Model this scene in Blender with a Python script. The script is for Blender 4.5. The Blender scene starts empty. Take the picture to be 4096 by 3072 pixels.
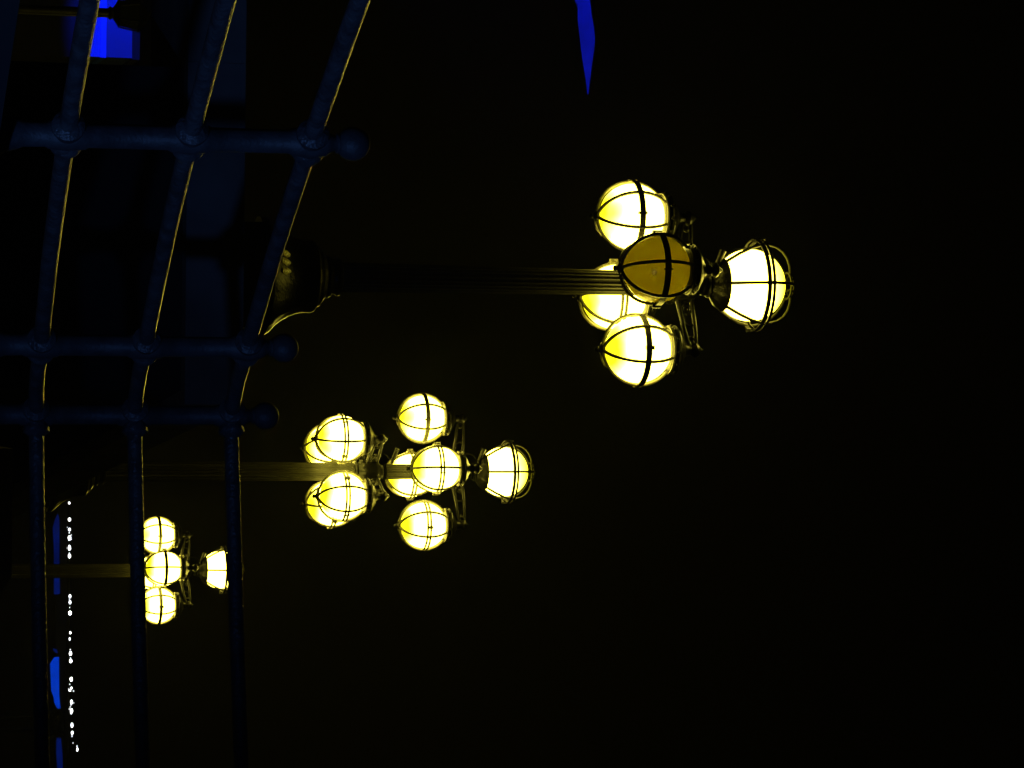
import bpy, bmesh, math, random
from mathutils import Vector, Matrix

random.seed(7)
S = bpy.context.scene
COL = S.collection
rad = math.radians

# ------------------------------------------------------------ camera, sky, light
F_PX, PITCH, ROLL = 12000.0, rad(16.0), 0.010
CAM = Vector((0, 0, 1.6))
FWD = Vector((0, math.cos(PITCH), math.sin(PITCH)))
UP0 = Vector((0, -math.sin(PITCH), math.cos(PITCH)))
RT0 = Vector((1, 0, 0))
UP = (UP0 - ROLL * RT0).normalized()
RT = (RT0 + ROLL * UP0).normalized()

cd = bpy.data.cameras.new('camera')
cam = bpy.data.objects.new('camera', cd)
COL.objects.link(cam)
# the photograph was taken with the camera turned on its side: the world's up points to the picture's right
m = Matrix((UP, -RT, -FWD)).transposed()
cam.matrix_world = Matrix.Translation(CAM) @ m.to_4x4()
cd.sensor_width = 36.0
cd.sensor_fit = 'HORIZONTAL'
cd.lens = 36.0 * F_PX / 4096.0
cd.clip_start = 0.1
cd.clip_end = 3000
S.camera = cam

W = bpy.data.worlds.new('World')
S.world = W
W.use_nodes = True
wn = W.node_tree
bg = wn.nodes['Background']
sky = wn.nodes.new('ShaderNodeTexSky')
sky.sky_type = 'NISHITA'
sky.sun_disc = False
sky.sun_elevation = rad(-4)
sky.sun_rotation = rad(160)
wn.links.new(sky.outputs[0], bg.inputs[0])
bg.inputs[1].default_value = 0.0012

S.view_settings.view_transform = 'Standard'
S.view_settings.look = 'None'
S.view_settings.exposure = 0
S.view_settings.gamma = 1
S.cycles.use_denoising = True
S.cycles.max_bounces = 6
S.cycles.volume_bounces = 0
S.cycles.sample_clamp_indirect = 4


def spot(name, loc, target, power, size, blend, col, radius=0.05):
    l = bpy.data.lights.new(name, 'SPOT')
    l.energy = power
    l.spot_size = rad(size)
    l.spot_blend = blend
    l.color = col
    l.shadow_soft_size = radius
    o = bpy.data.objects.new(name, l)
    COL.objects.link(o)
    o.location = loc
    d = Vector(target) - Vector(loc)
    o.rotation_euler = d.to_track_quat('-Z', 'Y').to_euler()
    return o


def at(x, y, d):
    """world point seen at picture position (x, y) of the 4096x3072 photograph, d metres deep"""
    return CAM + d * (FWD + (x - 2048) / F_PX * UP + (y - 1536) / F_PX * RT)


def z_on(X, Y, px):
    """height at which the vertical line through (X, Y) is seen at picture x = px"""
    lo, hi = -20.0, 80.0
    for _ in range(60):
        mid = (lo + hi) / 2
        v = Vector((X, Y, mid)) - CAM
        if 2048 + F_PX * v.dot(UP) / v.dot(FWD) < px:
            lo = mid
        else:
            hi = mid
    return lo


# ------------------------------------------------------------ materials
def new_mat(name):
    mt = bpy.data.materials.new(name)
    mt.use_nodes = True
    return mt, mt.node_tree, mt.node_tree.nodes['Principled BSDF']


def surf(name, col, rough=0.5, metal=0.0, vary=0.3, nscale=8.0, bump=0.0, bscale=60.0, dark=None, spec=0.5, bdist=0.004):
    mt, nt, b = new_mat(name)
    tc = nt.nodes.new('ShaderNodeTexCoord')
    nz = nt.nodes.new('ShaderNodeTexNoise')
    nz.inputs['Scale'].default_value = nscale
    nz.inputs['Detail'].default_value = 6
    nt.links.new(tc.outputs['Object'], nz.inputs['Vector'])
    rp = nt.nodes.new('ShaderNodeValToRGB')
    c2 = dark if dark else tuple(c * (1 - vary) for c in col)
    c1 = tuple(min(1, c * (1 + vary)) for c in col)
    rp.color_ramp.elements[0].color = (*c2, 1)
    rp.color_ramp.elements[1].color = (*c1, 1)
    rp.color_ramp.elements[0].position = 0.35
    rp.color_ramp.elements[1].position = 0.65
    nt.links.new(nz.outputs['Fac'], rp.inputs['Fac'])
    nt.links.new(rp.outputs['Color'], b.inputs['Base Color'])
    b.inputs['Roughness'].default_value = rough
    b.inputs['Metallic'].default_value = metal
    b.inputs['Specular IOR Level'].default_value = spec
    if bump:
        n2 = nt.nodes.new('ShaderNodeTexNoise')
        n2.inputs['Scale'].default_value = bscale
        n2.inputs['Detail'].default_value = 4
        nt.links.new(tc.outputs['Object'], n2.inputs['Vector'])
        bp = nt.nodes.new('ShaderNodeBump')
        bp.inputs['Strength'].default_value = bump
        bp.inputs['Distance'].default_value = bdist
        nt.links.new(n2.outputs['Fac'], bp.inputs['Height'])
        nt.links.new(bp.outputs['Normal'], b.inputs['Normal'])
    return mt


FARWALL = surf('far_dark_wall', (0.003, 0.003, 0.003), 0.95, 0.0, 0.2, 0.5, spec=0.05)
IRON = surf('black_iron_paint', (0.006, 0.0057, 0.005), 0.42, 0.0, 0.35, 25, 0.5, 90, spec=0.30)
CAGE_BLOOM = surf('cage_bloom_paint', (0.10, 0.092, 0.06), 0.45, 0.0, 0.4, 30, 0.6, 110, spec=0.35)  # lamp bloom over the bars put into this lighter colour
BASEP = surf('base_paint', (0.003, 0.003, 0.0027), 0.28, 0.0, 0.3, 20, 0.8, 70, spec=0.12)
BLUEP = surf('bluelit_render', (0.035, 0.10, 0.60), 0.8, 0.0, 0.22, 2.2, 0.6, 12)  # blue of the floodlight mixed into the surface colour
BLUEB = surf('bluelit_bright_render', (0.04, 0.13, 0.95), 0.7, 0.0, 0.04, 1.0, 0.2, 8)  # same render, stronger light on the ledge put into the colour
BLUEQ = surf('bluelit_dull_render', (0.04, 0.07, 0.26), 0.8, 0.0, 0.08, 1.0, 0.2, 8)  # same render, weaker light on the attic put into the colour
SHAFT = surf('column_paint', (0.019, 0.018, 0.014), 0.38, 0.0, 0.25, 18, 0.4, 120, spec=0.18)
RAILP = surf('railing_paint', (0.07, 0.07, 0.072), 0.30, 0.0, 0.35, 14, 1.0, 55, bdist=0.010)
POSTP = surf('post_paint', (0.050, 0.050, 0.052), 0.55, 0.0, 0.3, 14, 0.6, 90, bdist=0.004)
STONE = surf('stone', (0.14, 0.135, 0.13), 0.85, 0.0, 0.25, 3, 0.6, 20)
PIER = surf('pier_stone', (0.72, 0.66, 0.56), 0.85, 0.0, 0.25, 2.5, 0.6, 25)
PAVE = surf('paving', (0.09, 0.085, 0.08), 0.8, 0.0, 0.25, 1.5, 0.5, 12)
PLASTER = surf('white_plaster', (0.75, 0.75, 0.75), 0.8, 0.0, 0.05, 1.0, 0.2, 8)
DARKWALL = surf('dark_wall', (0.012, 0.012, 0.013), 0.9, 0.0, 0.2, 0.5)
LAMPLIT_GOLD = surf('lamplit_gold', (0.92, 0.76, 0.28), 0.45, 0.0, 0.35, 60, 0.9, 60, dark=(0.25, 0.19, 0.05))  # gold colour carries the lamplight on this part of the base
LEAF = surf('leaves', (0.05, 0.08, 0.03), 0.7, 0.0, 0.4, 5)
BARK = surf('bark', (0.05, 0.04, 0.03), 0.9, 0.0, 0.3, 20)
DGLASS = surf('dark_pane', (0.01, 0.012, 0.015), 0.15, 0.0, 0.1, 4)


def globe_mat(name, seed, k_top):
    """opal glass lit by the lamp held in its neck: weaker towards the far pole of the globe"""
    mt, nt, b = new_mat(name)
    out = nt.nodes['Material Output']
    em = nt.nodes.new('ShaderNodeEmission')
    tc = nt.nodes.new('ShaderNodeTexCoord')
    sep = nt.nodes.new('ShaderNodeSeparateXYZ')
    nt.links.new(tc.outputs['Object'], sep.inputs[0])
    nz = nt.nodes.new('ShaderNodeTexNoise')
    nz.inputs['Scale'].default_value = 5.0
    nt.links.new(tc.outputs['Object'], nz.inputs['Vector'])
    ad = nt.nodes.new('ShaderNodeMath')
    ad.operation = 'MULTIPLY_ADD'
    ad.inputs[1].default_value = 0.10
    nt.links.new(nz.outputs['Fac'], ad.inputs[0])
    nt.links.new(sep.outputs['Z'], ad.inputs[2])
    mr = nt.nodes.new('ShaderNodeMapRange')
    if seed == 'hanging':
        mr.inputs['From Min'].default_value = -0.128
        mr.inputs['From Max'].default_value = -0.070
        mr.inputs['To Min'].default_value = 0.34
        mr.inputs['To Max'].default_value = 1.0
    else:
        mr.inputs['From Min'].default_value = 0.26
        mr.inputs['From Max'].default_value = 0.10
        mr.inputs['To Min'].default_value = 0.42
        mr.inputs['To Max'].default_value = 1.0
    nt.links.new(ad.outputs[0], mr.inputs['Value'])
    mu = nt.nodes.new('ShaderNodeMath')
    mu.operation = 'MULTIPLY'
    mu.inputs[1].default_value = k_top
    pw = nt.nodes.new('ShaderNodeMath')
    pw.operation = 'POWER'
    pw.inputs[1].default_value = 2.0
    nt.links.new(mr.outputs[0], pw.inputs[0])
    nt.links.new(pw.outputs[0], mu.inputs[0])
    cr = nt.nodes.new('ShaderNodeValToRGB')      # deeper yellow glow put into the far pole's colour
    cr.color_ramp.elements[0].color = (1.0, 0.86, 0.010, 1)
    cr.color_ramp.elements[0].position = 0.34
    cr.color_ramp.elements[1].color = (1.0, 0.82, 0.088, 1)
    cr.color_ramp.elements[1].position = 0.95
    nt.links.new(mr.outputs[0], cr.inputs['Fac'])
    nt.links.new(cr.outputs[0], em.inputs['Color'])
    nt.links.new(mu.outputs[0], em.inputs['Strength'])
    nt.links.new(em.outputs[0], out.inputs['Surface'])
    nt.nodes.remove(b)
    return mt


G_HANG = globe_mat('lit_opal_glass_hanging', 'hanging', 16.0)
G_TOP = globe_mat('lit_opal_glass_upright', 'top', 16.0)


def unlit_glass():
    mt, nt, b = new_mat('unlit_amber_glass')
    out = nt.nodes['Material Output']
    tr = nt.nodes.new('ShaderNodeBsdfTranslucent')
    tr.inputs['Color'].default_value = (0.78, 0.70, 0.02, 1)
    b.inputs['Base Color'].default_value = (0.56, 0.48, 0.02, 1)
    b.inputs['Roughness'].default_value = 0.25
    mx = nt.nodes.new('ShaderNodeMixShader')
    mx.inputs[0].default_value = 0.6
    nt.links.new(b.outputs[0], mx.inputs[1])
    nt.links.new(tr.outputs[0], mx.inputs[2])
    nt.links.new(mx.outputs[0], out.inputs['Surface'])
    return mt


G_OFF = unlit_glass()


def emit(name, col, k, nscale=None):
    mt, nt, b = new_mat(name)
    out = nt.nodes['Material Output']
    em = nt.nodes.new('ShaderNodeEmission')
    em.inputs['Color'].default_value = (*col, 1)
    em.inputs['Strength'].default_value = k
    if nscale:
        tc = nt.nodes.new('ShaderNodeTexCoord')
        nz = nt.nodes.new('ShaderNodeTexNoise')
        nz.inputs['Scale'].default_value = nscale
        nt.links.new(tc.outputs['Object'], nz.inputs['Vector'])
        mr = nt.nodes.new('ShaderNodeMapRange')
        mr.inputs['From Min'].default_value = 0.3
        mr.inputs['From Max'].default_value = 0.7
        mr.inputs['To Min'].default_value = 0.45 * k
        mr.inputs['To Max'].default_value = 1.35 * k
        nt.links.new(nz.outputs['Fac'], mr.inputs['Value'])
        nt.links.new(mr.outputs[0], em.inputs['Strength'])
    nt.links.new(em.outputs[0], out.inputs['Surface'])
    return mt


BULB = emit('white_bulb', (0.95, 0.97, 1.0), 9.0)
BULB_MID = emit('soft_bulb', (0.85, 0.93, 1.0), 3.5)
BULB_DIM = emit('dim_bulb', (0.9, 0.95, 1.0), 1.6)
BLUE_A = emit('blue_wash_dim', (0.0, 0.06, 1.0), 0.085, 0.9)  # blue light washing the far wall, made to glow by itself
BLUE_B = emit('blue_wash_bright', (0.0, 0.07, 1.0), 0.42, 0.9)
FLOOD = emit('blue_flood_lens', (0.05, 0.15, 1.0), 3.0)


# ------------------------------------------------------------ mesh helpers
def ring_pts(r, z, n):
    return [Vector((r * math.cos(2 * math.pi * i / n), r * math.sin(2 * math.pi * i / n), z)) for i in range(n)]


def add_lathe(bm, prof, n=32, M=None, closed=True, mod=None):
    """prof = [(r, z)...]; mod(angle, k) multiplies the radius"""
    rows = []
    for k, (r, z) in enumerate(prof):
        row = []
        for i in range(n):
            a = 2 * math.pi * i / n
            rr = r * (mod(a, k) if mod else 1)
            p = Vector((rr * math.cos(a), rr * math.sin(a), z))
            row.append(bm.verts.new(M @ p if M else p))
        rows.append(row)
    for k in range(len(rows) - 1):
        for i in range(n):
            j = (i + 1) % n
            bm.faces.new((rows[k][i], rows[k][j], rows[k + 1][j], rows[k + 1][i]))
    if closed:
        bm.faces.new(list(reversed(rows[0])))
        bm.faces.new(rows[-1])


def add_tube(bm, pts, r, n=10, flat=1.0, caps=True):
    """tube along pts; r a number or one per point; flat < 1 squashes it along its own second axis"""
    pts = [Vector(p) for p in pts]
    rs = r if isinstance(r, (list, tuple)) else [r] * len(pts)
    rows = []
    prev = None
    for k, p in enumerate(pts):
        t = (pts[min(k + 1, len(pts) - 1)] - pts[max(k - 1, 0)]).normalized()
        if prev is None:
            a = Vector((0, 0, 1)) if abs(t.z) < 0.9 else Vector((1, 0, 0))
            u = t.cross(a).normalized()
        else:
            u = (prev - t * prev.dot(t)).normalized()
        prev = u
        v = t.cross(u).normalized()
        rows.append([bm.verts.new(p + rs[k] * (math.cos(2 * math.pi * i / n) * u + flat * math.sin(2 * math.pi * i / n) * v)) for i in range(n)])
    for k in range(len(rows) - 1):
        for i in range(n):
            j = (i + 1) % n
            bm.faces.new((rows[k][i], rows[k][j], rows[k + 1][j], rows[k + 1][i]))
    if caps:
        bm.faces.new(list(reversed(rows[0])))
        bm.faces.new(rows[-1])


def add_box(bm, lo, hi, M=None):
    vs = []
    for z in (lo[2], hi[2]):
        for x, y in ((lo[0], lo[1]), (hi[0], lo[1]), (hi[0], hi[1]), (lo[0], hi[1])):
            p = Vector((x, y, z))
            vs.append(bm.verts.new(M @ p if M else p))
    for f in ((3, 2, 1, 0), (4, 5, 6, 7), (0, 1, 5, 4), (1, 2, 6, 5), (2, 3, 7, 6), (3, 0, 4, 7)):
        bm.faces.new([vs[i] for i in f])


def add_prism(bm, poly, z0, z1):
    """poly: plan outline; z0/z1 numbers or lists per vertex"""
    n = len(poly)
    za = z0 if isinstance(z0, list) else [z0] * n
    zb = z1 if isinstance(z1, list) else [z1] * n
    a = [bm.verts.new((p[0], p[1], za[i])) for i, p in enumerate(poly)]
    b = [bm.verts.new((p[0], p[1], zb[i])) for i, p in enumerate(poly)]
    bm.faces.new(list(reversed(a)))
    bm.faces.new(b)
    for i in range(n):
        j = (i + 1) % n
        bm.faces.new((a[i], a[j], b[j], b[i]))


def add_sphere(bm, c, r, nu=40, nv=20, squash=1.0):
    rows = []
    for k in range(1, nv):
        th = math.pi * k / nv
        rows.append([bm.verts.new(Vector(c) + Vector((r * math.sin(th) * math.cos(2 * math.pi * i / nu),
                                                     r * math.sin(th) * math.sin(2 * math.pi * i / nu),
                                                     -r * squash * math.cos(th)))) for i in range(nu)])
    for k in range(len(rows) - 1):
        for i in range(nu):
            j = (i + 1) % nu
            bm.faces.new((rows[k][i], rows[k][j], rows[k + 1][j], rows[k + 1][i]))
    b = bm.verts.new(Vector(c) + Vector((0, 0, -r * squash)))
    t = bm.verts.new(Vector(c) + Vector((0, 0, r * squash)))
    for i in range(nu):
        j = (i + 1) % nu
        bm.faces.new((b, rows[0][j], rows[0][i]))
        bm.faces.new((t, rows[-1][i], rows[-1][j]))


def add_hoop(bm, r, z0, z1, th, n=48):
    """flat hoop: a strap of thickness th standing between z0 and z1"""
    prof = [(r, z0), (r + th, z0), (r + th, z1), (r, z1)]
    rows = [[bm.verts.new((q * math.cos(2 * math.pi * i / n), q * math.sin(2 * math.pi * i / n), z)) for i in range(n)] for q, z in prof]
    for k in range(4):
        for i in range(n):
            j = (i + 1) % n
            bm.faces.new((rows[k][i], rows[k][j], rows[(k + 1) % 4][j], rows[(k + 1) % 4][i]))


def mesh(name, fill, mat, smooth=True, angle=40):
    bm = bmesh.new()
    fill(bm)
    bmesh.ops.recalc_face_normals(bm, faces=bm.faces)
    me = bpy.data.meshes.new(name)
    bm.to_mesh(me)
    bm.free()
    me.materials.append(mat)
    if smooth:
        for p in me.polygons:
            p.use_smooth = True
        try:
            me.set_sharp_from_angle(angle=rad(angle))
        except Exception:
            pass
    return me


def put(name, me, parent=None, loc=(0, 0, 0), rz=0.0, **kw):
    o = bpy.data.objects.new(name, me)
    COL.objects.link(o)
    o.location = loc
    o.rotation_euler = (0, 0, rz)
    if parent:
        o.parent = parent
    for k, v in kw.items():
        o[k] = v
    return o


def thing(name, label, cat, loc=(0, 0, 0), rz=0.0, group=None):
    o = put(name, None, None, loc, rz, label=label, category=cat)
    if group:
        o['group'] = group
    return o


# ------------------------------------------------------------ street lamps
R = 0.20          # glass radius of a hanging lantern
RC = 0.216        # cage radius


def cage_curve(kind):
    pts = []
    if kind == 'hang':
        for k in range(19):
            t = k / 18
            th = rad(-84) + t * rad(84 + 50)
            pts.append((RC * math.cos(th), RC * 1.03 * math.sin(th)))
        pts.append((0.142, 0.188))
    else:
        ctl = [(0.158, -0.178), (0.215, -0.10), (0.255, -0.03), (0.278, 0.04), (0.276, 0.08), (0.262, 0.13),
               (0.232, 0.175), (0.188, 0.212), (0.135, 0.238), (0.085, 0.252)]
        pts = ctl
    return pts


def fill_cage(bm, slit=True):
    prof = cage_curve('hang')
    for i in range(6):
        a = i * math.pi / 3
        add_tube(bm, [(r * math.cos(a), r * math.sin(a), z) for r, z in prof], 0.0102, 8)
    # two half cages meet at the equator: a pair of hoops with a slit between
    if slit:
        add_hoop(bm, RC - 0.004, -0.0215, -0.0055, 0.008)
        add_hoop(bm, RC - 0.004, 0.0065, 0.0225, 0.008)
    else:
        add_hoop(bm, RC - 0.004, -0.0180, 0.0180, 0.008)
    # cleats joining the hoops, hinge and latch
    for i in range(6):
        a = i * math.pi / 3
        M = Matrix.Rotation(a, 4, 'Z')
        add_box(bm, (RC - 0.004, -0.010, -0.019), (RC + 0.006, 0.010, 0.019), M)
    M = Matrix.Rotation(rad(97), 4, 'Z')
    add_box(bm, (RC - 0.006, -0.008, -0.030), (RC + 0.016, 0.008, 0.022), M)
    M = Matrix.Rotation(rad(-83), 4, 'Z')
    add_box(bm, (RC - 0.010, -0.012, -0.022), (RC + 0.012, 0.012, 0.030), M)
    M = Matrix.Rotation(rad(8), 4, 'Z')
    add_box(bm, (RC - 0.006, 0.012, -0.026), (RC + 0.009, 0.020, 0.026), M)
    add_hoop(bm, 0.022, -0.232, -0.216, 0.012, 20)
    add_hoop(bm, 0.134, 0.180, 0.190, 0.012, 40)


def fill_cage_shut(bm):
    fill_cage(bm, False)


def fill_finial(bm):
    add_lathe(bm, [(0.012, -0.214), (0.034, -0.222), (0.036, -0.232), (0.020, -0.240), (0.014, -0.248), (0.019, -0.256), (0.012, -0.268), (0.003, -0.272)], 20)


def fill_cap(bm):
    add_lathe(bm, [(0.128, 0.176), (0.146, 0.182), (0.152, 0.191), (0.146, 0.199), (0.138, 0.205), (0.138, 0.212),
                   (0.146, 0.217), (0.152, 0.226), (0.146, 0.235), (0.132, 0.241), (0.120, 0.250), (0.095, 0.266),
                   (0.066, 0.280), (0.045, 0.292), (0.034, 0.312), (0.030, 0.335), (0.040, 0.345), (0.048, 0.362),
                   (0.040, 0.380), (0.020, 0.392), (0.012, 0.405), (0.004, 0.412)], 36)
    for i in range(12):          # bolt heads round the rim
        a = 2 * math.pi * (i + 0.5) / 12
        add_sphere(bm, (0.150 * math.cos(a), 0.150 * math.sin(a), 0.208), 0.009, 8, 5)


ME = {}


def get(name, fill, mat, **kw):
    key = (name, mat.name, fill)
    if key not in ME:
        ME[key] = mesh(name, fill, mat, **kw)
    return ME[key]


def fill_glass(bm):
    add_sphere(bm, (0, 0, 0), R, 44, 24)


def fill_topglass(bm):
    add_sphere(bm, (0, 0, 0), 0.219, 48, 26)


def fill_topcage(bm):
    prof = cage_curve('top')
    for i in range(6):
        a = i * math.pi / 3
        add_tube(bm, [(r * math.cos(a), r * math.sin(a), z) for r, z in prof], 0.0100, 8)
    add_hoop(bm, 0.274, 0.016, 0.042, 0.007)
    add_hoop(bm, 0.274, 0.050, 0.068, 0.007)
    for i in range(6):
        M = Matrix.Rotation(i * math.pi / 3, 4, 'Z')
        add_box(bm, (0.272, -0.011, 0.018), (0.284, 0.011, 0.067), M)
    for a in (100, -78):
        M = Matrix.Rotation(rad(a), 4, 'Z')
        add_box(bm, (0.266, -0.016, 0.000), (0.286, 0.016, 0.048), M)
        add_tube(bm, [M @ Vector((0.284, 0.0, -0.006)), M @ Vector((0.292, 0.004, 0.030)), M @ Vector((0.286, 0.008, 0.075))], 0.005, 6)
    # fins holding the globe inside the cage
    for a in (84, 276):
        M = Matrix.Rotation(rad(a), 4, 'Z')
        add_tube(bm, [M @ Vector(p) for p in ((0.221, 0, -0.02), (0.245, 0, -0.012), (0.268, 0, 0.012))], 0.017, 8, 0.3)


def fill_crown(bm):
    add_hoop(bm, 0.074, 0.240, 0.252, 0.012, 32)
    add_hoop(bm, 0.060, 0.262, 0.270, 0.010, 32)
    for i in range(6):
        a = (i + 0.5) * math.pi / 3
        ca, sa = math.cos(a), math.sin(a)
        add_tube(bm, [(0.080 * ca, 0.080 * sa, 0.246), (0.072 * ca, 0.072 * sa, 0.262), (0.050 * ca, 0.050 * sa, 0.275),
                      (0.020 * ca, 0.020 * sa, 0.284)], 0.006, 6)
    add_lathe(bm, [(0.026, 0.276), (0.030, 0.284), (0.018, 0.292), (0.010, 0.300), (0.003, 0.306)], 16)


def fill_arm(L):
    def f(bm):
        # two rods of a scroll bracket, along +X, and a leaf between them
        low = [(0.05, 0.262), (0.12, 0.270), (0.20, 0.284), (0.28, 0.300), (L - 0.06, 0.318), (L - 0.02, 0.335)]
        hi = [(0.05, 0.350), (0.13, 0.357), (0.22, 0.366), (0.30, 0.372), (L - 0.05, 0.372), (L, 0.362)]
        add_tube(bm, [(x, 0.0, z) for x, z in low], [0.020, 0.017, 0.015, 0.014, 0.014, 0.014], 12)
        add_tube(bm, [(x, 0.0, z) for x, z in hi], [0.016, 0.014, 0.013, 0.012, 0.012, 0.014], 12)
        # scroll curled between the rods
        pts = []
        for k in range(26):
            t = k / 25
            a = t * 3.2 * math.pi
            rr = 0.034 * (1 - 0.75 * t)
            pts.append((0.155 + rr * math.cos(a), 0.0, 0.318 + rr * math.sin(a)))
        add_tube(bm, pts, 0.006, 6)
        add_tube(bm, [(0.12, 0, 0.272), (0.10, 0, 0.310), (0.11, 0, 0.355)], 0.008, 6)
        add_tube(bm, [(0.24, 0, 0.293), (0.262, 0, 0.33), (0.25, 0, 0.368)], 0.007, 6)
        add_sphere(bm, (L - 0.075, 0, 0.345), 0.017, 12, 8)
    return f


def fill_shaft(z0, z1, r0, r1):
    def f(bm):
        nf, per = 20, 6
        n = nf * per
        amp = 0.085

        def mod(a, k):
            return 1 - amp * (0.5 + 0.5 * math.cos(a * nf)) ** 0.7
        rows = 12
        add_lathe(bm, [(r0 + (r1 - r0) * k / rows, z0 + (z1 - z0) * k / rows) for k in range(rows + 1)], n, mod=mod)
    return f


def fill_hub(bm):
    add_lathe(bm, [(0.070, 0.150), (0.090, 0.158), (0.096, 0.172), (0.086, 0.184), (0.078, 0.190), (0.082, 0.204),
                   (0.096, 0.222), (0.108, 0.250), (0.112, 0.280), (0.104, 0.312), (0.110, 0.336), (0.106, 0.362),
                   (0.082, 0.384), (0.064, 0.398), (0.058, 0.418), (0.070, 0.428), (0.072, 0.440), (0.050, 0.450)], 40,
              mod=lambda a, k: 1 + (0.05 * math.cos(8 * a) if 6 <= k <= 11 else 0))
    for i in range(8):
        a = 2 * math.pi * (i + 0.5) / 8
        add_sphere(bm, (0.100 * math.cos(a), 0.100 * math.sin(a), 0.235), 0.013, 10, 6)


def fill_cup(bm):
    prof = [(0.052, 0.445), (0.072, 0.452), (0.084, 0.462), (0.072, 0.472), (0.078, 0.482), (0.105, 0.498), (0.134, 0.518),
            (0.150, 0.538), (0.158, 0.550), (0.163, 0.556), (0.161, 0.563), (0.152, 0.563), (0.146, 0.555), (0.100, 0.518),
            (0.030, 0.500)]
    add_lathe(bm, prof, 40, mod=lambda a, k: 1 + (0.03 * math.cos(12 * a) if 4 <= k <= 8 else 0))


def fill_bracket(bm):
    # short socket leaning out from the hub, with a screw eye and a bent wire
    add_tube(bm, [(-0.075, -0.05, 0.490), (-0.115, -0.060, 0.500), (-0.205, -0.075, 0.535)], [0.013, 0.017, 0.021], 12)
    add_sphere(bm, (-0.086, -0.075, 0.488), 0.017, 12, 8)
    add_hoop(bm, 0.01, 0.48, 0.486, 0.02, 12)


def fill_wire(bm):
    add_tube(bm, [(-0.090, -0.080, 0.490), (-0.120, -0.085, 0.455), (-0.150, -0.085, 0.430), (-0.160, -0.08, 0.395), (-0.158, -0.07, 0.365)], 0.0035, 6)


def fill_base(H):
    """collar, bell and plinth; z measured down from the collar at 0, foot at -H"""
    def f(bm):
        add_lathe(bm, [(0.088, 0.075), (0.110, 0.066), (0.114, 0.052), (0.100, 0.040), (0.096, 0.018), (0.118, 0.008),
                       (0.124, -0.008), (0.112, -0.022)], 48)
        ribs = lambda a, k: 1 + 0.035 * abs(math.cos(4 * a))
        add_lathe(bm, [(0.110, -0.020), (0.135, -0.030), (0.150, -0.046), (0.168, -0.055), (0.176, -0.075), (0.200, -0.090),
                       (0.206, -0.110), (0.204, -0.150), (0.212, -0.190), (0.228, -0.235), (0.252, -0.280), (0.285, -0.325),
                       (0.320, -0.360), (0.335, -0.385), (0.335, -0.420)], 64, mod=ribs)
        a0 = 0.33
        add_prism(bm, [(a0 * math.cos(rad(22.5 + 45 * i)), a0 * math.sin(rad(22.5 + 45 * i))) for i in range(8)], -H + 0.10, -0.415)
        a0 = 0.40
        add_prism(bm, [(a0 * math.cos(rad(22.5 + 45 * i)), a0 * math.sin(rad(22.5 + 45 * i))) for i in range(8)], -H, -H + 0.103)
    return f


def fill_leaf(bm):
    """one gilt cast leaf, about 45 mm wide, added for a lamplit patch, standing off the bell in the +X direction"""
    n = 7
    rows = []
    for k in range(6):
        t = k / 5
        w = 0.0235 * (math.sin(math.pi * (0.25 + 0.68 * t)) ** 0.8)
        z = -0.335 + 0.058 * t
        row = []
        for i in range(n):
            s = i / (n - 1) * 2 - 1
            x = 0.276 - 0.022 * t + 0.018 * (1 - s * s) + 0.030 * (1 - t) + random.uniform(-0.003, 0.003)
            row.append((x, s * w, z))
        rows.append(row)
    fr = [[bm.verts.new(p) for p in r] for r in rows]
    bk = [[bm.verts.new((p[0] - 0.020, p[1] * 0.96, p[2])) for p in r] for r in rows]
    for k in range(5):
        for i in range(n - 1):
            bm.faces.new((fr[k][i], fr[k][i + 1], fr[k + 1][i + 1], fr[k + 1][i]))
            bm.faces.new((bk[k][i + 1], bk[k][i], bk[k + 1][i], bk[k + 1][i + 1]))
        for i in (0, n - 1):
            bm.faces.new((fr[k][i], fr[k + 1][i], bk[k + 1][i], bk[k][i]))
    for k in (0, 5):
        for i in range(n - 1):
            bm.faces.new((fr[k][i], fr[k][i + 1], bk[k][i + 1], bk[k][i]))


ARMS = {}


def tier(root, z, L, ang, off=(), shut=()):
    """four lanterns on four arms, glass centres at height z"""
    put('hub', get('hub', fill_hub, BASEP), root, (0, 0, z))
    if L not in ARMS:
        ARMS[L] = mesh('arm', fill_arm(L), IRON)
    for k in range(4):
        a = rad(ang + 90 * k)
        put('arm', ARMS[L], root, (0, 0, z), a)
        lit = k not in off
        ln = put('lantern', get('lantern', fill_cap, BASEP), root, (L * math.cos(a), L * math.sin(a), z), a)
        put('glass_globe', get('glass_globe', fill_glass, G_HANG if lit else G_OFF), ln)
        put('cage', get('cage', fill_cage_shut if k in shut else fill_cage, CAGE_BLOOM if lit else IRON), ln)
        put('finial', get('finial', fill_finial, IRON), ln)
        if not lit:
            ln['label'] = 'unlit amber lantern facing the viewer'
    put('bracket', get('bracket', fill_bracket, IRON), root, (0, 0, z))
    put('wire', get('wire', fill_wire, IRON), root, (0, 0, z))


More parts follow.
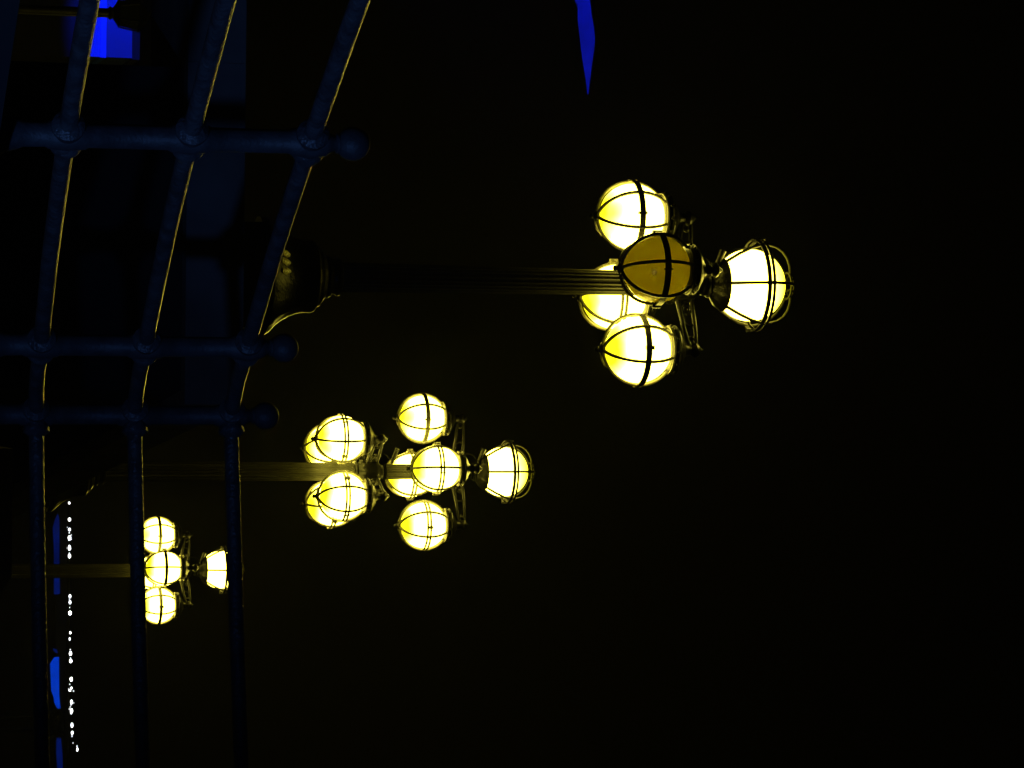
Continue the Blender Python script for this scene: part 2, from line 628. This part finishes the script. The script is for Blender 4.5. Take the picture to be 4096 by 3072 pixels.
def street_lamp(label, px, py, d, ang, foot_z, collar_z, tiers):
    p = at(px, py, d)
    root = thing('street_lamp', label, 'street lamp', (p.x, p.y, foot_z), 0, 'globe street lamps along the terrace')
    zt = p.z - foot_z                    # top tier
    zc = collar_z - foot_z
    put('base', mesh('base', fill_base(zc), BASEP, angle=30), root, (0, 0, zc))
    for a in (-116, -105, -94):  # leaves added only where lamplight shows on the base
        put('lamplit_leaf', get('lamplit_leaf', fill_leaf, LAMPLIT_GOLD), root, (0, 0, zc), rad(a))
    if tiers == 1:
        put('column', mesh('column', fill_shaft(zc + 0.06, zt + 0.16, 0.088, 0.074), SHAFT, angle=60), root)
        tier(root, zt, 0.410, ang[0], ang[1], (0, 1, 3))
    else:
        zl = zt - 0.785
        put('column', mesh('column', fill_shaft(zc + 0.06, zl + 0.16, 0.090, 0.077), SHAFT, angle=60), root)
        put('column', mesh('column', fill_shaft(zl + 0.445, zt + 0.16, 0.068, 0.064), SHAFT, angle=60), root)
        tier(root, zl, 0.354, ang[2], (), (2,))
        tier(root, zt, 0.472, ang[0], ang[1], (3,))
    put('globe_cup', get('globe_cup', fill_cup, BASEP), root, (0, 0, zt))
    top = put('top_lantern', get('top_lantern', fill_crown, IRON), root, (0, 0, zt + 0.735), rad(-92))
    put('glass_globe', get('top_glass', fill_topglass, G_TOP), top)
    put('cage', get('top_cage', fill_topcage, IRON), top)
    return root


TERR = 4.50
l1 = at(2540, 1132, 18.1)
COLLAR = z_on(l1.x, l1.y, 1313)
l2 = at(1692, 1887, 26.4)
COLLAR2 = z_on(l2.x, l2.y, 385)
street_lamp('tallest looking single-tier lamp nearest the camera, its front globe unlit amber', 2540, 1132, 18.1, (-100, (0,)), TERR, COLLAR, 1)
street_lamp('middle street lamp with two tiers of lit globes under a top globe', 1692, 1887, 26.4, (-95, (), -55), TERR - 0.26, COLLAR2, 2)
street_lamp('farthest single-tier street lamp, lit and partly hidden behind the railing bars', 632, 2281, 35.0, (-97, ()), TERR - 0.5, COLLAR2 - 0.25, 1)

# ------------------------------------------------------------ iron railing in front
rl = thing('railing', 'dark iron railing of three round bars with ball-topped posts, faintly blue', 'railing', (0, 0, 0))
RR = 0.0305
stations = [(-700, 1105, 7.95), (555, 759, 9.78), (1385, 581, 11.57), (1660, 537, 12.27), (3900, 600, 11.85)]
tops = [at(x, y, d) for y, x, d in stations]
rl_base = Vector((tops[2].x, tops[2].y, 0))
rl.location = (rl_base.x, rl_base.y, tops[2].z - 0.62)


def rel(v):
    return Vector(v) - Vector(rl.location)


def fill_post(bm):
    # z = 0 at the middle bar
    add_lathe(bm, [(0.085, -0.66), (0.090, -0.63), (0.062, -0.60), (0.052, -0.56), (0.043, -0.54), (0.041, -0.47),
                   (0.047, -0.46), (0.052, -0.40), (0.047, -0.34), (0.041, -0.33), (0.040, -0.07), (0.046, -0.06), (0.052, 0.0),
                   (0.046, 0.06), (0.040, 0.07), (0.039, 0.33), (0.045, 0.34), (0.051, 0.40), (0.045, 0.452), (0.038, 0.462),
                   (0.028, 0.476), (0.025, 0.486)], 28)


def fill_ball(bm):
    add_sphere(bm, (0, 0, 0.545), 0.056, 28, 18, 1.02)
    add_lathe(bm, [(0.024, 0.484), (0.034, 0.489), (0.034, 0.495), (0.026, 0.500), (0.024, 0.506)], 20)


post_me = mesh('post', fill_post, POSTP)
ball_me = mesh('ball_finial', fill_ball, POSTP)
for i, p in enumerate(tops):
    po = put('post', post_me, rl, rel(p), 0)
    put('ball_finial', ball_me, po)


def wob(a, b, n, amp):
    out = []
    for k in range(n + 1):
        t = k / n
        q = a.lerp(b, t)
        q.z += random.uniform(-amp, amp) - 0.006 * math.sin(math.pi * t)
        out.append(q)
    return out


for i in range(len(tops) - 1):
    for dz in (-0.4, 0.0, 0.4):
        a, b = rel(tops[i]) + Vector((0, 0, dz)), rel(tops[i + 1]) + Vector((0, 0, dz))
        dr = (b - a).normalized()

        def f(bm, a=a, b=b, dr=dr):
            add_tube(bm, wob(a + dr * 0.03, b - dr * 0.03, 14, 0.0006), RR, 28)
            for q, s in ((a, 1), (b, -1)):      # bell sockets where the bar meets the post
                pts = [q + dr * s * t for t in (0.030, 0.052, 0.058, 0.072, 0.078, 0.090)]
                add_tube(bm, pts, [0.046, 0.050, 0.054, 0.054, 0.047, 0.033], 24)
        put('bar', mesh('bar', f, RAILP), rl)

# ------------------------------------------------------------ terraces and ground
def structure(name, fill, mat):
    o = put(name, mesh(name, fill, mat, smooth=False), None)
    o['kind'] = 'structure'
    return o


structure('ground', lambda bm: add_box(bm, (-170, -25, -0.4), (170, 315, 0.0)), PAVE)


def fill_terrace(bm):
    # solid behind, narrowing at the left to a footbridge one can look under
    poly = [(-1.60, 15.2), (0.05, 15.2), (0.35, 18), (1.3, 26), (2.9, 36), (8, 60), (-1.60, 60)]
    drop = [0, 0, 0.04, 0.26, 0.5, 1.2, 1.2]
    big = [(-1.62, 15.10), (0.12, 15.10), (0.43, 18), (1.38, 26), (2.98, 36), (8.1, 60), (-1.62, 60)]
    add_prism(bm, big, [TERR - 0.298 - q for q in drop], [TERR - q for q in drop])


def fill_footbridge(bm):
    add_prism(bm, [(-14, 15.10), (-1.622, 15.10), (-1.622, 16.3), (-14, 16.3)], TERR - 0.298, TERR)
    add_prism(bm, [(-14.2, 15.2), (-13.8, 15.2), (-13.8, 16.2), (-14.2, 16.2)], 0, TERR - 0.30)


def fill_retaining(bm):
    poly = [(-1.60, 15.2), (0.05, 15.2), (0.35, 18), (1.3, 26), (2.9, 36), (8, 60), (-1.60, 60)]
    add_prism(bm, poly, 0.0, [TERR - 0.30 - q for q in (0, 0, 0.04, 0.26, 0.5, 1.2, 1.2)])


structure('embankment', fill_retaining, DARKWALL)
structure('footbridge', fill_footbridge, STONE)
structure('terrace', fill_terrace, STONE)


def fill_walk(bm):
    zs = [p.z - 0.66 for p in tops]
    front = [(tops[i].x + dx, tops[i].y + dy) for i, (dx, dy) in enumerate(((0.25, -0.25), (0.22, -0.15), (0.2, -0.2), (0.05, -0.25), (0.1, -0.25)))]
    back = [(3.2, 14.6), (0.0, 15.0), (-3.0, 15.0)]
    poly = front + back
    add_prism(bm, poly, 0.0, zs + [zs[4], zs[3], zs[0]])


structure('walkway', fill_walk, DARKWALL)

# stone pier seen low behind the railing
pr = thing('stone_pier', 'low pale stone block standing in the dark behind the lowest railing bar', 'pier', (0, 0, 0))
pc = at(0, 2080, 13.6)
ztop = z_on(pc.x, 13.1, 112)
xa, xb, xc = at(60, 1812, 13.6).x, at(60, 2295, 13.6).x, at(60, 2365, 13.6).x
pr.location = (pc.x, pc.y, 2.0)


def fill_pier(bm):
    poly = [(xa - pc.x, 0), (xb - pc.x, 0), (xc - pc.x, 0.35), (xc - pc.x, 0.8), (xa - pc.x, 0.8)]
    add_prism(bm, poly, -2.0, ztop - 2.06)


def fill_pcap(bm):
    poly = [(xa - pc.x - .02, -.02), (xb - pc.x + .01, -.02), (xc - pc.x + .02, 0.34), (xc - pc.x + .02, 0.82), (xa - pc.x - .02, 0.82)]
    add_prism(bm, poly, ztop - 2.058, ztop - 2.0)


put('block', mesh('block', fill_pier, PIER, smooth=False), pr)
put('coping', mesh('coping', fill_pcap, PIER, smooth=False), pr)

# ------------------------------------------------------------ blue-lit building at the left
DB = 40.0
bl = thing('building', 'low building washed in blue light at the far left, behind the railing', 'building')
o0 = at(300, 0, DB)
bl.location = (o0.x, o0.y, 0)
xr = at(450, 225, DB).x - o0.x
zl_ = z_on(o0.x, o0.y, 402)
zs_ = z_on(o0.x, o0.y, 426)
zt_ = z_on(o0.x, o0.y, 530)
zd_ = z_on(o0.x, o0.y, 338)
put('plinth', mesh('plinth', lambda bm: add_box(bm, (-9, -0.02, 0), (xr + 0.02, 6, zd_)), DARKWALL, smooth=False), bl)  # dark lower storey added so the blue wash stops above it
put('wall', mesh('wall', lambda bm: add_box(bm, (-9, 0, zd_ + 0.002), (xr, 6, zl_)), BLUEP, smooth=False), bl)
put('ledge', mesh('ledge', lambda bm: add_box(bm, (-9, -0.02, zl_ + 0.002), (xr + 0.01, 6, zs_)), BLUEB, smooth=False), bl)
put('attic', mesh('attic', lambda bm: add_box(bm, (-9, 0.0, zs_ + 0.002), (xr, 6, zt_)), BLUEQ, smooth=False), bl)
put('roof', mesh('roof', lambda bm: add_box(bm, (-9.1, -0.03, zt_ + 0.002), (xr + 0.02, 6.1, zt_ + 0.10)), DARKWALL, smooth=False), bl)

# unlit lantern standing in front of that building
DL = 30.0
ul = thing('post_lantern', 'unlit dark lantern on a post, silhouetted against the blue-lit building', 'street lamp')
q = at(480, 54, DL)
ul.location = (q.x, q.y, 0)
h0 = z_on(q.x, q.y, 452)
h1 = z_on(q.x, q.y, 610)
put('post', mesh('post_lantern_post', lambda bm: add_lathe(bm, [(0.14, 0), (0.14, 0.3), (0.07, 0.4), (0.05, 0.6), (0.048, h0 - .05), (0.07, h0 - 0.03), (0.05, h0)], 16), IRON), ul)


def fill_head(bm):
    H = h1 - h0
    add_lathe(bm, [(0.06, 0), (0.10, 0.03), (0.135, 0.05), (0.15, 0.06)], 6)
    add_lathe(bm, [(0.175, H * .62), (0.19, H * .64), (0.17, H * .68), (0.10, H * .84), (0.04, H * .90), (0.05, H * .93), (0.02, H)], 6)
    for i in range(6):
        a = 2 * math.pi * i / 6
        add_tube(bm, [(0.135 * math.cos(a), 0.135 * math.sin(a), 0.055), (0.172 * math.cos(a), 0.172 * math.sin(a), H * .63)], 0.010, 6)


put('lantern_frame', mesh('lantern_frame', fill_head, BASEP), ul, (0, 0, h0))
put('pane', mesh('pane', lambda bm: add_lathe(bm, [(0.125, 0.062), (0.160, (h1 - h0) * .618)], 6), DGLASS, smooth=False), ul, (0, 0, h0))

# tall building whose eave pokes in from the left
tb = thing('tall_building', 'pointed roof eave of a tall building, lit blue against the night sky', 'building')
t0 = at(2330, -700, 42)
tb.location = (t0.x, t0.y, 0)
E = lambda x, y: at(x, y, 42) - Vector(tb.location)
up_e = [E(x, y) for x, y in ((2345, -700), (2350, -200), (2360, 0), (2366, 55), (2374, 100), (2380, 150), (2377, 195), (2370, 240), (2363, 300), (2353, 378))]
dn_e = [E(x, y) for x, y in ((2240, -700), (2285, -200), (2298, 0), (2311, 18), (2311, 80), (2319, 150), (2324, 195), (2330, 240), (2340, 300), (2350, 378))]


def fill_eave(bm):
    dep = [2.5, 2.2, 1.9, 1.8, 1.6, 1.3, 1.1, 0.9, 0.5, 0.06]
    rows = []
    for u, d_, k in zip(up_e, dn_e, dep):
        b = Vector((0, k, 0.36 * k))
        rows.append([bm.verts.new(v) for v in (d_, u, u + b, d_ + b)])
    for i in range(len(rows) - 1):
        for j in range(4):
            bm.faces.new((rows[i][j], rows[i][(j + 1) % 4], rows[i + 1][(j + 1) % 4], rows[i + 1][j]))
    bm.faces.new(rows[0])
    bm.faces.new(list(reversed(rows[-1])))


put('eave', mesh('eave', fill_eave, BLUEP, smooth=False), tb)
put('wall', mesh('tall_wall', lambda bm: add_box(bm, (-8, 0.3, 0), (0.2, 9, dn_e[0].z - 0.02)), DARKWALL, smooth=False), tb)
put('roof', mesh('tall_roof', lambda bm: add_prism(bm, [(-8, 0.3), (0.0, 0.3), (0.0, 9), (-8, 9)], dn_e[0].z, [up_e[0].z + .2, up_e[0].z, up_e[0].z, up_e[0].z + .2]), DARKWALL, smooth=False), tb)

# ------------------------------------------------------------ far building with roof lights
DF = 150.0
fb = thing('far_building', 'distant dark building with blue lit bands under its roofline', 'building')
f0 = at(200, 2550, DF)
fb.location = (f0.x, f0.y, 0)
zr = z_on(f0.x, f0.y, 262)
xl, xrr = at(230, 1900, DF).x - f0.x, at(230, 3400, DF).x - f0.x
put('wall', mesh('far_wall', lambda bm: add_box(bm, (xl, 0, 0), (xrr, 14, zr - 0.5)), FARWALL, smooth=False), fb)
put('parapet', mesh('far_parapet', lambda bm: add_box(bm, (xl - .2, -0.2, zr - 0.498), (xrr + .2, 14.2, zr)), FARWALL, smooth=False), fb)


def wash_patch(outline, mat):
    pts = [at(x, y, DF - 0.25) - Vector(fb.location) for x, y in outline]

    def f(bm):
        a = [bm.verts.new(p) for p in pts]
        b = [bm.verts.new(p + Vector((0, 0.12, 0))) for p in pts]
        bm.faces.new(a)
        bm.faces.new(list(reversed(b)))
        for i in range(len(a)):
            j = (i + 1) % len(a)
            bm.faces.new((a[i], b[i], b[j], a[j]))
    put('wash_glow', mesh('wash_glow', f, mat, smooth=False), fb)  # glowing sheet standing in for blue light on the wall


wash_patch([(232, 2055), (238, 2080), (238, 2255), (240, 2376), (217, 2378), (217, 2200), (212, 2110), (222, 2075)], BLUE_A)
wash_patch([(213, 2594), (228, 2598), (232, 2614), (222, 2610), (214, 2602)], BLUE_A)
wash_patch([(218, 2630), (236, 2628), (237, 2780), (242, 2835), (230, 2835), (218, 2812), (216, 2790), (206, 2764), (203, 2700), (201, 2655)], BLUE_B)
wash_patch([(226, 2952), (244, 2952), (250, 3020), (252, 3110), (232, 3110), (226, 3010)], BLUE_A)

ls = thing('light_string', 'row of small white bulbs strung along the roofline of the far building', 'string lights')
ls.location = (f0.x, f0.y - 0.6, zr)
bulbs = [(277, 2012, 4, 5), (278, 2078, 6, 8), (269, 2109, 2, 2), (278, 2118, 6, 8), (277, 2131, 3, 4), (285, 2140, 3, 3), (278, 2152, 7, 11),
         (286, 2158, 2, 2), (278, 2192, 6, 11), (277, 2181, 3, 3), (268, 2192, 2, 2), (278, 2224, 6, 10), (277, 2212, 3, 3), (280, 2385, 6, 9),
         (278, 2397, 3, 3), (280, 2409, 6, 9), (279, 2430, 2, 3), (280, 2452, 7, 10), (281, 2531, 4, 6), (279, 2556, 4, 8),
         (281, 2599, 3, 4), (282, 2614, 6, 9), (283, 2644, 6, 9), (282, 2632, 3, 3), (285, 2717, 6, 10), (279, 2737, 3, 3), (286, 2752, 4, 5),
         (275, 2756, 3, 3), (294, 2764, 3, 4), (279, 2762, 4, 4), (283, 2763, 3, 3), (286, 2808, 6, 11), (295, 2812, 2, 3), (284, 2820, 3, 4), (281, 2828, 3, 3),
         (286, 2843, 6, 10), (277, 2836, 3, 3), (285, 2853, 4, 5), (288, 2901, 6, 12), (289, 2931, 6, 9), (288, 2944, 3, 5), (292, 2972, 2, 3),
         (308, 2985, 3, 5), (309, 2998, 4, 8)]
bpos = [at(x, y, DF - 0.6) - Vector(ls.location) for x, y, a, b in bulbs]
sw = sorted(bpos, key=lambda p: p.x)
wire_pts = [Vector((sw[0].x - 1.2, 0, 0.06))] + [Vector((p.x, 0, 0.10)) for p in sw[::3]] + [Vector((sw[-1].x + 1.5, 0, 0.06))]
put('cable', mesh('cable', lambda bm: add_tube(bm, wire_pts, 0.02, 6), IRON), ls)
me_b = mesh('bulb', lambda bm: add_sphere(bm, (0, 0, 0), 1.0, 14, 8), BULB)
me_m = mesh('bulb_soft', lambda bm: add_sphere(bm, (0, 0, 0), 1.0, 14, 8), BULB_MID)
me_d = mesh('bulb_dim', lambda bm: add_sphere(bm, (0, 0, 0), 1.0, 10, 6), BULB_DIM)
for (x, y, a, b), p in zip(bulbs, bpos):
    o = put('bulb', (me_b if y % 3 else me_m) if a > 3 else me_d, ls, p)
    s = DF / F_PX
    o.scale = (b * s * 0.85, a * s * 0.8, a * s * 0.85)

# shrubs on the far roof terrace, dark against the blue bands
def fill_crown_s(r, h, seed):
    def f(bm):
        rnd = random.Random(seed)
        for _ in range(420):
            u, th = rnd.random() ** 0.45, rnd.uniform(0, 2 * math.pi)
            ph = math.acos(rnd.uniform(-1, 1))
            lump = 1 + 0.25 * math.sin(3 * th + seed) * math.sin(2 * ph)
            c = Vector((r * u * lump * math.sin(ph) * math.cos(th), r * u * lump * math.sin(ph) * math.sin(th), h + r * 0.9 * u * lump * math.cos(ph)))
            s = rnd.uniform(0.05, 0.11)
            d1 = Vector((rnd.uniform(-1, 1), rnd.uniform(-1, 1), rnd.uniform(-1, 1))).normalized()
            d2 = d1.orthogonal().normalized()
            bm.faces.new([bm.verts.new(c + s * q_) for q_ in (d1, d2 * .6, -d1, -d2 * .6)])
    return f


for (px, py, r, lab) in ((224, 2866, 0.42, 'smaller dark shrub under the light row, nearer the bright blue band'),
                         (214, 2915, 0.52, 'larger dark shrub under the light row, nearer the picture edge')):
    c = at(px, py, DF - 3)
    sh = thing('shrub', lab, 'shrub', (c.x, c.y, 0), 0, 'shrubs before the far building')
    put('crown', mesh('crown', fill_crown_s(r, c.z, int(px)), LEAF, smooth=False), sh)
    put('trunk', mesh('trunk', lambda bm: add_tube(bm, [(0, 0, 0), (0.1, 0, c.z * .5), (0, 0, c.z - r * .5)], [0.3, 0.2, 0.05], 8), BARK), sh)


# ------------------------------------------------------------ blue floodlights (lamps of the place)
def flood(label, loc, target, power, size, blend, radius=0.08, col=(0.0, 0.035, 1.0), mast=False):
    loc = Vector(loc)
    t = thing('floodlight', label, 'floodlight', loc, 0, 'blue floodlights')
    d = (Vector(target) - loc).normalized()
    q = d.to_track_quat('-Z', 'Y').to_euler()
    def f(bm):
        add_box(bm, (-0.16, -0.12, 0.02), (0.16, 0.12, 0.12))
        for i in range(7):
            x = -0.14 + 0.045 * i
            add_box(bm, (x, -0.10, 0.122), (x + 0.012, 0.10, 0.16))
    h = put('housing', mesh('housing', f, IRON, smooth=False), t)
    h.rotation_euler = q
    ln = put('lens', mesh('lens', lambda bm: add_box(bm, (-0.14, -0.10, 0.008), (0.14, 0.10, 0.018)), FLOOD, smooth=False), t)
    ln.rotation_euler = q
    if mast:
        put('mast', mesh('mast', lambda bm: add_tube(bm, [(0, 0, -loc.z), (0, 0, -0.1)], 0.04, 10), IRON), t)
    s = spot('floodlight_beam', (0, 0, 0), (0, 0, -1), power, size, blend, col, radius)
    s.location = loc + d * 0.01
    s.rotation_euler = q
    s.parent = t
    s.matrix_parent_inverse = Matrix.Translation(-loc)


flood('blue floodlight on the ground, aimed up at the iron railing', (2.6, 3.6, 0.7), (-0.9, 9.3, 3.0), 400, 48, 1.0, 0.08, (0.12, 0.31, 1.0))
flood('blue floodlight in front of the low blue-lit building', (o0.x - 1.3, o0.y - 1.7, zd_ - 0.10), (o0.x + 0.30, o0.y, zd_ + 0.50), 520, 40, 0.5, mast=True)
flood('blue floodlight under the roof eave of the tall building', (t0.x + 1.0, t0.y - 4.0, 9.0), tuple(at(2340, 100, 42)), 900, 50, 0.5)

# ------------------------------------------------------------ lens bloom made with added haze
hz = bpy.data.materials.new('bloom_haze_mat')
hz.use_nodes = True
nt = hz.node_tree
nt.nodes.remove(nt.nodes['Principled BSDF'])
pv = nt.nodes.new('ShaderNodeVolumePrincipled')
pv.inputs['Color'].default_value = (0.9, 0.9, 0.9, 1)
pv.inputs['Density'].default_value = 0.0009
pv.inputs['Anisotropy'].default_value = 0.3
nt.links.new(pv.outputs[0], nt.nodes['Material Output'].inputs['Volume'])
h = put('bloom_haze', mesh('bloom_haze', lambda bm: add_box(bm, (-175, -30, -1.4), (175, 320, 60)), hz, smooth=False), None)
h['kind'] = 'stuff'
